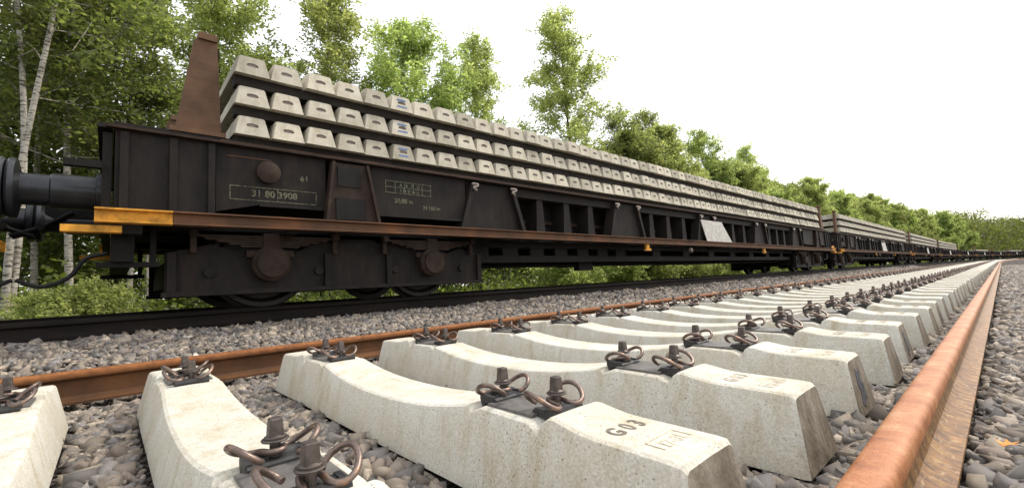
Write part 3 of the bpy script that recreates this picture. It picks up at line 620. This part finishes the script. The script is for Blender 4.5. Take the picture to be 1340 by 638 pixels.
# ------------------------------------------------------------------ the load
LZ = [2.00, 2.28, 2.565]; LN = ['bottom', 'middle', 'top']; NCOL = 62; Y_L = .93
b_ = MB(); b_.box(-.02, .02, 0, 0, 0, 0) if False else None
me_bm = MB().prism([(-.055, .140), (.055, .140), (.052, .158), (-.052, .158)], 'x', 1.276, 1.2825).mesh('blue_mark', m_blue); me_bm2 = MB().prism([(-.062, .046), (.062, .046), (.06, .064), (-.06, .064)], 'x', 1.287, 1.2945).mesh('blue_mark', m_blue)
for k in range(3):
    for c in range(NCOL):
        o = link('loaded_sleeper', me_load, None, (TX+rng.normal(0, .013), Y_L+.30*c+rng.normal(0, .002), LZ[k]), rng.normal(0, .003)); o.scale = (1, .985, .90)
        blue = c == 5
        tag(o, f'{LN[k]}-layer concrete sleeper on the nearest wagon, {ordinal(c+1)} from its rusty post'+(', blue-marked' if blue else ''), 'sleeper', 'sleepers stacked on the nearest wagon')
        if blue: link('blue_mark', me_bm, o); link('blue_mark', me_bm2, o)
for k in range(3):
    for s, nm in ((1, 'stones'), (-1, 'trees')):
        zb = (1.952 if k == 0 else LZ[k-1]+.1925); zt = LZ[k]-.001
        o = MB().box(TX+s*1.17-.06, TX+s*1.17+.06, .80, 19.40, zb, zt).obj('timber_batten', m_timber)  # set close to the sleeper ends to fill the gap as a dark band
        tag(o, f'dark batten under the {LN[k]} sleeper layer of the nearest wagon, side facing the {nm}', 'batten', 'battens between the sleeper layers')
mb = MB(); vco = [v.co.copy() for v in me_load.vertices]; pf = [(tuple(p.vertices), p.material_index) for p in me_load.polygons]
Vs = np.array(vco); offs = []; allv = []; allf = []; allm = []
for wi, layers, c0, c1 in ((1, 3, 0, 62), (2, 3, 0, 62), (3, 3, 0, 62), (5, 1, 4, 50), (7, 1, 10, 55)):
    for k in range(layers):
        for c in range(c0, c1):
            s = Y_W+PITCH_W*wi+Y_L-Y_W+.30*c; px, py, rz = track(TX, s); cz, sz = math.cos(rz), math.sin(rz)
            P = Vs*np.array([1, .985, .90]); Q = np.stack([P[:, 0]*cz-P[:, 1]*sz+px+rng.normal(0, .006), P[:, 0]*sz+P[:, 1]*cz+py, P[:, 2]+LZ[k]], 1)
            o0 = len(allv)*len(Vs); allv.append(Q); allf += [tuple(i+o0 for i in f) for f, _ in pf]; allm += [mi for _, mi in pf]
me = bpy.data.meshes.new('far_loaded_sleepers'); me.from_pydata(np.concatenate(allv).tolist(), [], allf); [me.materials.append(a) for a in (m_conc_old, m_conc_old, m_recess)]; me.polygons.foreach_set('material_index', allm)
o = link('far_loaded_sleepers', me); o['kind'] = 'stuff'; tag(o, 'layers of grey concrete sleepers loaded on the wagons farther along', 'sleepers')
for wi in (1, 2, 3):
    for k in range(3):
        zb = (1.952 if k == 0 else LZ[k-1]+.1925); s0 = Y_W+PITCH_W*wi+.86; pts = []
        for s_ in (1, -1):
            o = sweep([(TX+s_*1.17-.06, zb), (TX+s_*1.17+.06, zb), (TX+s_*1.17+.06, LZ[k]-.001), (TX+s_*1.17-.06, LZ[k]-.001)], [s0, s0+9, s0+18.6]).obj('timber_batten', m_timber)
            tag(o, f'dark timber batten under the {LN[k]} sleeper layer of the {ordinal(wi+1)} wagon, {"stone" if s_ > 0 else "tree"} side', 'batten', 'battens between the sleeper layers')

# ------------------------------------------------------------------ trees
def leaves(P, size, seed, stretch=1.5, flat=.5):
    rs = np.random.default_rng(seed); n = len(P)
    a = rs.normal(size=(n, 3)); a[:, 2] = a[:, 2]*flat-.25; a /= np.linalg.norm(a, axis=1)[:, None]
    b = np.cross(a, rs.normal(size=(n, 3))); b /= np.linalg.norm(b, axis=1)[:, None]; s = size*rs.uniform(.6, 1.3, (n, 1))
    A = a*s*stretch*.5; B = b*s*.42; up_ = np.cross(a, b)*s*.12
    V = np.stack([P-A, P+B*1.0-A*.15+up_, P+A, P-B-A*.15+up_], 1).reshape(-1, 3); i = np.arange(n)*4
    F = np.stack([np.stack([i, i+1, i+2], 1), np.stack([i, i+2, i+3], 1)], 1).reshape(-1, 3)
    c = np.repeat(np.clip(rs.normal(.45, .28, n), 0, 1), 4)[:, None]*np.ones(3); return V, F, c
def unit(v): return v/(np.linalg.norm(v)+1e-9)
def make_tree(seed, H, cb, cr, limbs, per, lmat, bmat, size=.06, shape=1.0, stems=1, fuzz=.06):
    """trunk > limbs > branchlets > twigs, with leaves strung along the twigs; returns trunk and crown meshes"""
    rs = np.random.default_rng(seed); mb = MB(); tw0, tw1, tone = [], [], []
    for st in range(stems):
        lean = rs.normal(0, .012, 2)+((st-.5*(stems-1))*np.array([.045, .06]) if stems > 1 else 0); ph = rs.uniform(0, 6, 2); amp = .12 if stems == 1 else .25
        tp = lambda t: np.array([lean[0]*t*H+amp*math.sin(t*5+ph[0])*t, lean[1]*t*H+amp*math.sin(t*4+ph[1])*t, t*H])
        ts = np.linspace(0, .97, 10); r0 = .0048*H*(1 if stems == 1 else .85); mb.tube([tp(t)-np.array([0, 0, .25 if t == 0 else 0]) for t in ts], [r0*(1-t)**.8+.008 for t in ts], 8, 2)
        nl = limbs//stems
        for k in range(nl):
            q = ((k+rs.uniform(0, 1))/nl)**.92; t = cb+(1-cb)*q*.98; az = k*2.4+rs.normal(0, .6)
            L = max(.36, cr*min(1, .6+2.0*q)*((1-q)**(.45+.5*shape) if shape > .3 else (1-q**2)**.62)*rs.uniform(.55, 1.2)); el = R(rs.uniform(8, 38)+32*q)
            p0 = tp(t); dr = np.array([math.cos(az)*math.cos(el), math.sin(az)*math.cos(el), math.sin(el)])
            bend = rs.normal(0, .12*L, 3); p1 = p0+dr*L*.5+bend; p2 = p0+dr*L+np.array([0, 0, .10*L])
            rb = max(.008, r0*(1-t)*.45); mb.tube([p0, p1, p2], [rb, rb*.6, .004], 5, 2); tn = rs.normal(0, .10)
            nb = int(4+L*3.2)
            for j in range(nb):
                u_ = .22+.78*(j+rs.random())/nb; a = p0*(1-u_)**2+2*(p0+dr*L*.5+bend*1.4)*u_*(1-u_)+p2*u_**2
                d = unit(dr+rs.normal(0, .62, 3)+np.array([0, 0, .18])); bl = (.28+.42*L*(1.05-u_*.7))*rs.uniform(.6, 1.15); e_ = a+d*bl
                mb.tube([a, e_], [.006, .003], 3, 1, False)
                for m_ in range(int(3+bl*5)):
                    w_ = rs.uniform(.15, 1); s0 = a+(e_-a)*w_; d2 = unit(d+rs.normal(0, .75, 3)+np.array([0, 0, -.12])); tl = rs.uniform(.14, .36)
                    tw0.append(s0); tw1.append(s0+d2*tl); tone.append(tn+rs.normal(0, .07))
    a, b, tone = np.array(tw0), np.array(tw1), np.array(tone); n = rs.poisson(per, len(a)); ix = np.repeat(np.arange(len(a)), n)
    P = a[ix]+(b-a)[ix]*rs.uniform(.05, 1.1, (len(ix), 1))+rs.normal(0, fuzz, (len(ix), 3))
    V, F, c = leaves(P, size, seed+1); c = np.clip(c+np.repeat(tone[ix], 4)[:, None], 0, 1)
    return mb.mesh('trunk', bmat, True, 60), np_mesh('crown', V, F, lmat, c)
V_ = {}
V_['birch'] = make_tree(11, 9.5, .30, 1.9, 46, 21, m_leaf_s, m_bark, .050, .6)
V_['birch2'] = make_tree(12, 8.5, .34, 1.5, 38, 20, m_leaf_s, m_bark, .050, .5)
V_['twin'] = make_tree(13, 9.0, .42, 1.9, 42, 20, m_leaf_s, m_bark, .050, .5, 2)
V_['aspen'] = make_tree(14, 9.5, .18, 2.1, 66, 18, m_leaf_y, m_bark_d, .056, .42)
V_['aspen2'] = make_tree(15, 9.0, .15, 1.8, 56, 18, m_leaf_y, m_bark_d, .056, .2)
V_['round'] = make_tree(16, 8.5, .18, 2.3, 58, 18, m_leaf, m_bark_d, .058, .1)
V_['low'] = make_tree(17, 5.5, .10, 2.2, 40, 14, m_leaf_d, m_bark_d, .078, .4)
V_['full'] = make_tree(18, 10, .08, 3.3, 76, 12, m_leaf, m_bark_d, .110, .1, 1, .10)
V_['full2'] = make_tree(19, 10, .06, 2.9, 72, 12, m_leaf_y, m_bark_d, .110, .2, 1, .10)
print('LEAVES', {k: len(v[1].polygons)//2 for k, v in V_.items()})
HT = dict(birch=9.5, birch2=8.5, twin=9.0, aspen=9.5, aspen2=9.0, round=8.5, low=5.5, full=10, full2=10)
def tree(kind, x, y, h, name, label, group=None, rz=None, wide=1.0, z=-.36):
    t = empty(name, (x, y, z), rng.uniform(0, 6.28) if rz is None else rz); k = h/HT[kind]; t.scale = (k*wide, k*wide, k)
    link('trunk', V_[kind][0], t); link('crown', V_[kind][1], t); return tag(t, label, 'tree', group)
def px(u, X, v=300):
    q = np.array(f2)+np.array(r3)*(u-670)/580.9+np.array(u3)*(319-v)/580.9; t = X/q[0]; return q[1]*t
# each: kind, picture column it stands at, distance from the track, height, label
for kind, u, X, h, lbl in (
    ('twin', 12, -9.6, 9.2, 'twin-stemmed pale birch at the left edge behind the buffers'),
    ('birch', 97, -10.8, 9.8, 'tall birch with a straight pale trunk left of the wagon end'),
    ('birch2', 168, -11.6, 7.9, 'slender birch just left of the rusty wagon post'),
    ('birch2', 52, -13.5, 10.0, 'birch with a leaning pale trunk between the twin stems and the tall birch'),
    ('aspen', 292, -13.2, 10.3, 'light green tree rising behind the rusty wagon post'),
    ('aspen2', 432, -12.6, 9.7, 'airy light green tree behind the front of the sleeper stack'),
    ('round', 540, -12.8, 9.3, 'darker green round-crowned tree behind the sleeper stack'),
    ('aspen2', 628, -13.2, 9.8, 'slim yellow-green tree left of the gap of open sky'),
    ('aspen', 757, -13.0, 13.3, 'tallest lone pyramid-shaped tree right of the open sky gap'),
    ('birch2', 818, -13.2, 9.2, 'short tree touching the right side of the tall lone pyramid tree'),
    ('aspen2', 862, -13.0, 9.9, 'pointed light green tree above the middle of the sleeper stack'),
    ('round', 925, -13.6, 10.2, 'broad tree behind the far half of the first sleeper stack'),
    ('aspen', 988, -13.4, 10.8, 'pointed tree rising above the far end of the first sleeper stack')):
    tree(kind, X, px(u, X), h+.3, 'birch_tree' if 'birch' in kind or kind == 'twin' else 'broadleaf_tree', lbl, 'trees beside the railway', None, 1.12)
# shorter dense trees fill the wood behind the front row
for i in range(18):
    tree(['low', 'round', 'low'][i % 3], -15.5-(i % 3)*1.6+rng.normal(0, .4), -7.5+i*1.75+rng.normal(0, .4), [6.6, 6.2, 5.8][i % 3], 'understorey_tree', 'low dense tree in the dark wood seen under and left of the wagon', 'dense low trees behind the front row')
for i in range(9):
    tree('birch2', -11.0-rng.uniform(0, 4), [-3.2, -2.2, .6, 2.6, 5.4, 8.4, 9.6, 10.9, 12.2][i], rng.uniform(5.2, 6.0), 'young_birch', 'thin young birch whose pale stem shows below the wagon', 'young birches seen below the wagon')
s = 19.0; i = 0
while s < 150:
    for row in range(2 if s > 26 else 1):
        X = -12.2-row*3.4+rng.normal(0, .6); ss = s+rng.normal(0, .5); x_, y_, _ = track(X, ss)
        k = ['full', 'aspen', 'full2', 'full', 'round'][(i*2+row*3) % 5]; h = rng.uniform(6.6, 8.5)+(2.4 if s > 75 else .8 if s > 45 else 0)+row*1.2
        tree(k, x_, y_, h, 'broadleaf_tree', 'leafy tree in the green tree line behind the '+('second and third wagons' if s > 34 else 'far end of the nearest wagon') if s < 70 else 'leafy tree in the distant tree line where the railway bends', 'tree line beyond the wagons')
    s += 2.6 if s < 60 else 3.6; i += 1
# far wood on the bend, one mass
rs = np.random.default_rng(5); cl = []
for s in np.arange(150, 420, 4.2):
    for row in range(3):
        x_, y_, _ = track(-12-row*6+rs.normal(0, 1.5), s+rs.normal(0, 1)); h = rs.uniform(9.5, 14)+row
        th = rs.uniform(0, 6.28, 26); zz = rs.uniform(.08, 1, 26); rr = 3.4*np.sqrt(np.clip(1-(zz-.35)**2/.45, .02, 1))*rs.uniform(.5, 1, 26)
        cl.append(np.stack([x_+rr*np.cos(th), y_+rr*np.sin(th), zz*h-.3], 1))
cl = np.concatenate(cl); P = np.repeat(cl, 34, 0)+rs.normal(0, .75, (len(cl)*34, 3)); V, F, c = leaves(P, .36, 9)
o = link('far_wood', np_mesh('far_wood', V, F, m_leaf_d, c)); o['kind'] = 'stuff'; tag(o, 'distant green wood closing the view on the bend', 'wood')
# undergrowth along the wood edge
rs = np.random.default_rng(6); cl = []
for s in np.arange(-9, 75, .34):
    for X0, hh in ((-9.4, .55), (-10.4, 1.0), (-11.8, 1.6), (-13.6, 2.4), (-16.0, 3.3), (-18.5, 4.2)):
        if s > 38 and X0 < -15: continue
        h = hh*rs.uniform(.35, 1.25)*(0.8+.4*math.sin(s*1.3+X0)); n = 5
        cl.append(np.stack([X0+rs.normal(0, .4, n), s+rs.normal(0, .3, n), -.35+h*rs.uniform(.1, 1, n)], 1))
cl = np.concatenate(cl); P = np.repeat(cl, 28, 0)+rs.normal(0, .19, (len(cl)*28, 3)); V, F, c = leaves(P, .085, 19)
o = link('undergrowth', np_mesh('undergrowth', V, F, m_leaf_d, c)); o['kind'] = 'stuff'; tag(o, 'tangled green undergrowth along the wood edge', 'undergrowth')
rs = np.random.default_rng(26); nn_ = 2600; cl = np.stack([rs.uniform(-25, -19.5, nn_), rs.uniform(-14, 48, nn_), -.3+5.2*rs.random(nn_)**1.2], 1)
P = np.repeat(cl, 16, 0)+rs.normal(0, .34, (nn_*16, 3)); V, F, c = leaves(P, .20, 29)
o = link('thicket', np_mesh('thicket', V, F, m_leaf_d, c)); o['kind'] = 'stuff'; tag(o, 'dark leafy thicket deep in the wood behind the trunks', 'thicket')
# shrubs that stand out under the wagon
V_['shrub'] = make_tree(31, 2.2, .05, 1.2, 33, 13, m_leaf_y, m_bark_d, .075, .3, 3, .07); HT['shrub'] = 2.2
for u, X, h, lbl in ((805, -9.6, 2.0, 'bright green shrub under the middle of the nearest wagon'), (850, -9.4, 2.2, 'leafy shrub right of the bright one under the nearest wagon'), (900, -9.3, 1.9, 'shrub below the pale grey plate of the nearest wagon'), (940, -9.3, 1.7, 'small shrub beside the far bogie of the nearest wagon'), (740, -9.6, 1.7, 'yellow-green shrub left of the brightest shrub under the wagon'), (130, -9.0, 1.0, 'small leafy bush below the buffers beside the dark rail'), (60, -9.0, .9, 'low bush at the lower left beneath the leaning birch')):
    t = tree('shrub', X, px(u, X), h, 'shrub', lbl, 'shrubs beside the track'); t['category'] = 'shrub'
# grass on the verge
rs = np.random.default_rng(8); n = 60000; s = -6+rs.random(n)**1.4*110; X = rs.uniform(-10.2, -8.0, n); pts = np.array([track(a, b)[:2] for a, b in zip(X, s)])
zb = np.interp(X, PX, PZ); zb = np.where(X < -9.2, -.36, zb); hgt = rs.uniform(.12, .42, n)*np.where(s > 25, 1.25, 1); an = rs.uniform(0, 6.28, n); wd = .007+.0004*np.maximum(s, 0); bx = np.cos(an)*wd; by = np.sin(an)*wd; lx = rs.normal(0, .1, n); ly = rs.normal(0, .1, n)
V = np.stack([np.stack([pts[:, 0]-bx, pts[:, 1]-by, zb], 1), np.stack([pts[:, 0]+bx, pts[:, 1]+by, zb], 1), np.stack([pts[:, 0]+lx, pts[:, 1]+ly, zb+hgt], 1)], 1).reshape(-1, 3)
o = link('verge_grass', np_mesh('verge_grass', V, np.arange(n*3).reshape(-1, 3), m_grass, np.repeat(np.clip(rs.normal(.6, .25, n), 0, 1), 3)[:, None]*np.ones(3))); o['kind'] = 'stuff'; tag(o, 'yellow-green grass on the verge behind the track', 'grass')
# fallen leaf on the stones at right
pts = [(0, 0, .002), (.014, .010, .008), (.030, .006, .012), (.022, .018, .010), (.034, .030, .016), (.016, .026, .008), (.008, .040, .014), (.002, .024, .006), (-.014, .030, .012), (-.008, .014, .006)]
mb = MB(); nn = len(pts); mb.add(pts+[(a, b, c-.0012) for a, b, c in pts], [tuple(range(nn)), tuple(range(2*nn-1, nn-1, -1))]+[(k, (k+1) % nn, nn+(k+1) % nn, nn+k) for k in range(nn)])
q = np.array(f2)+np.array(r3)*(1312-670)/580.9+np.array(u3)*(319-582)/580.9; t_ = (.04-CAM_H)/q[2]
o = mb.obj('fallen_leaf', m_fallen); o.location = (q[0]*t_, q[1]*t_, .035); tag(o, 'small orange fallen leaf on the stones right of the orange rail', 'leaf')
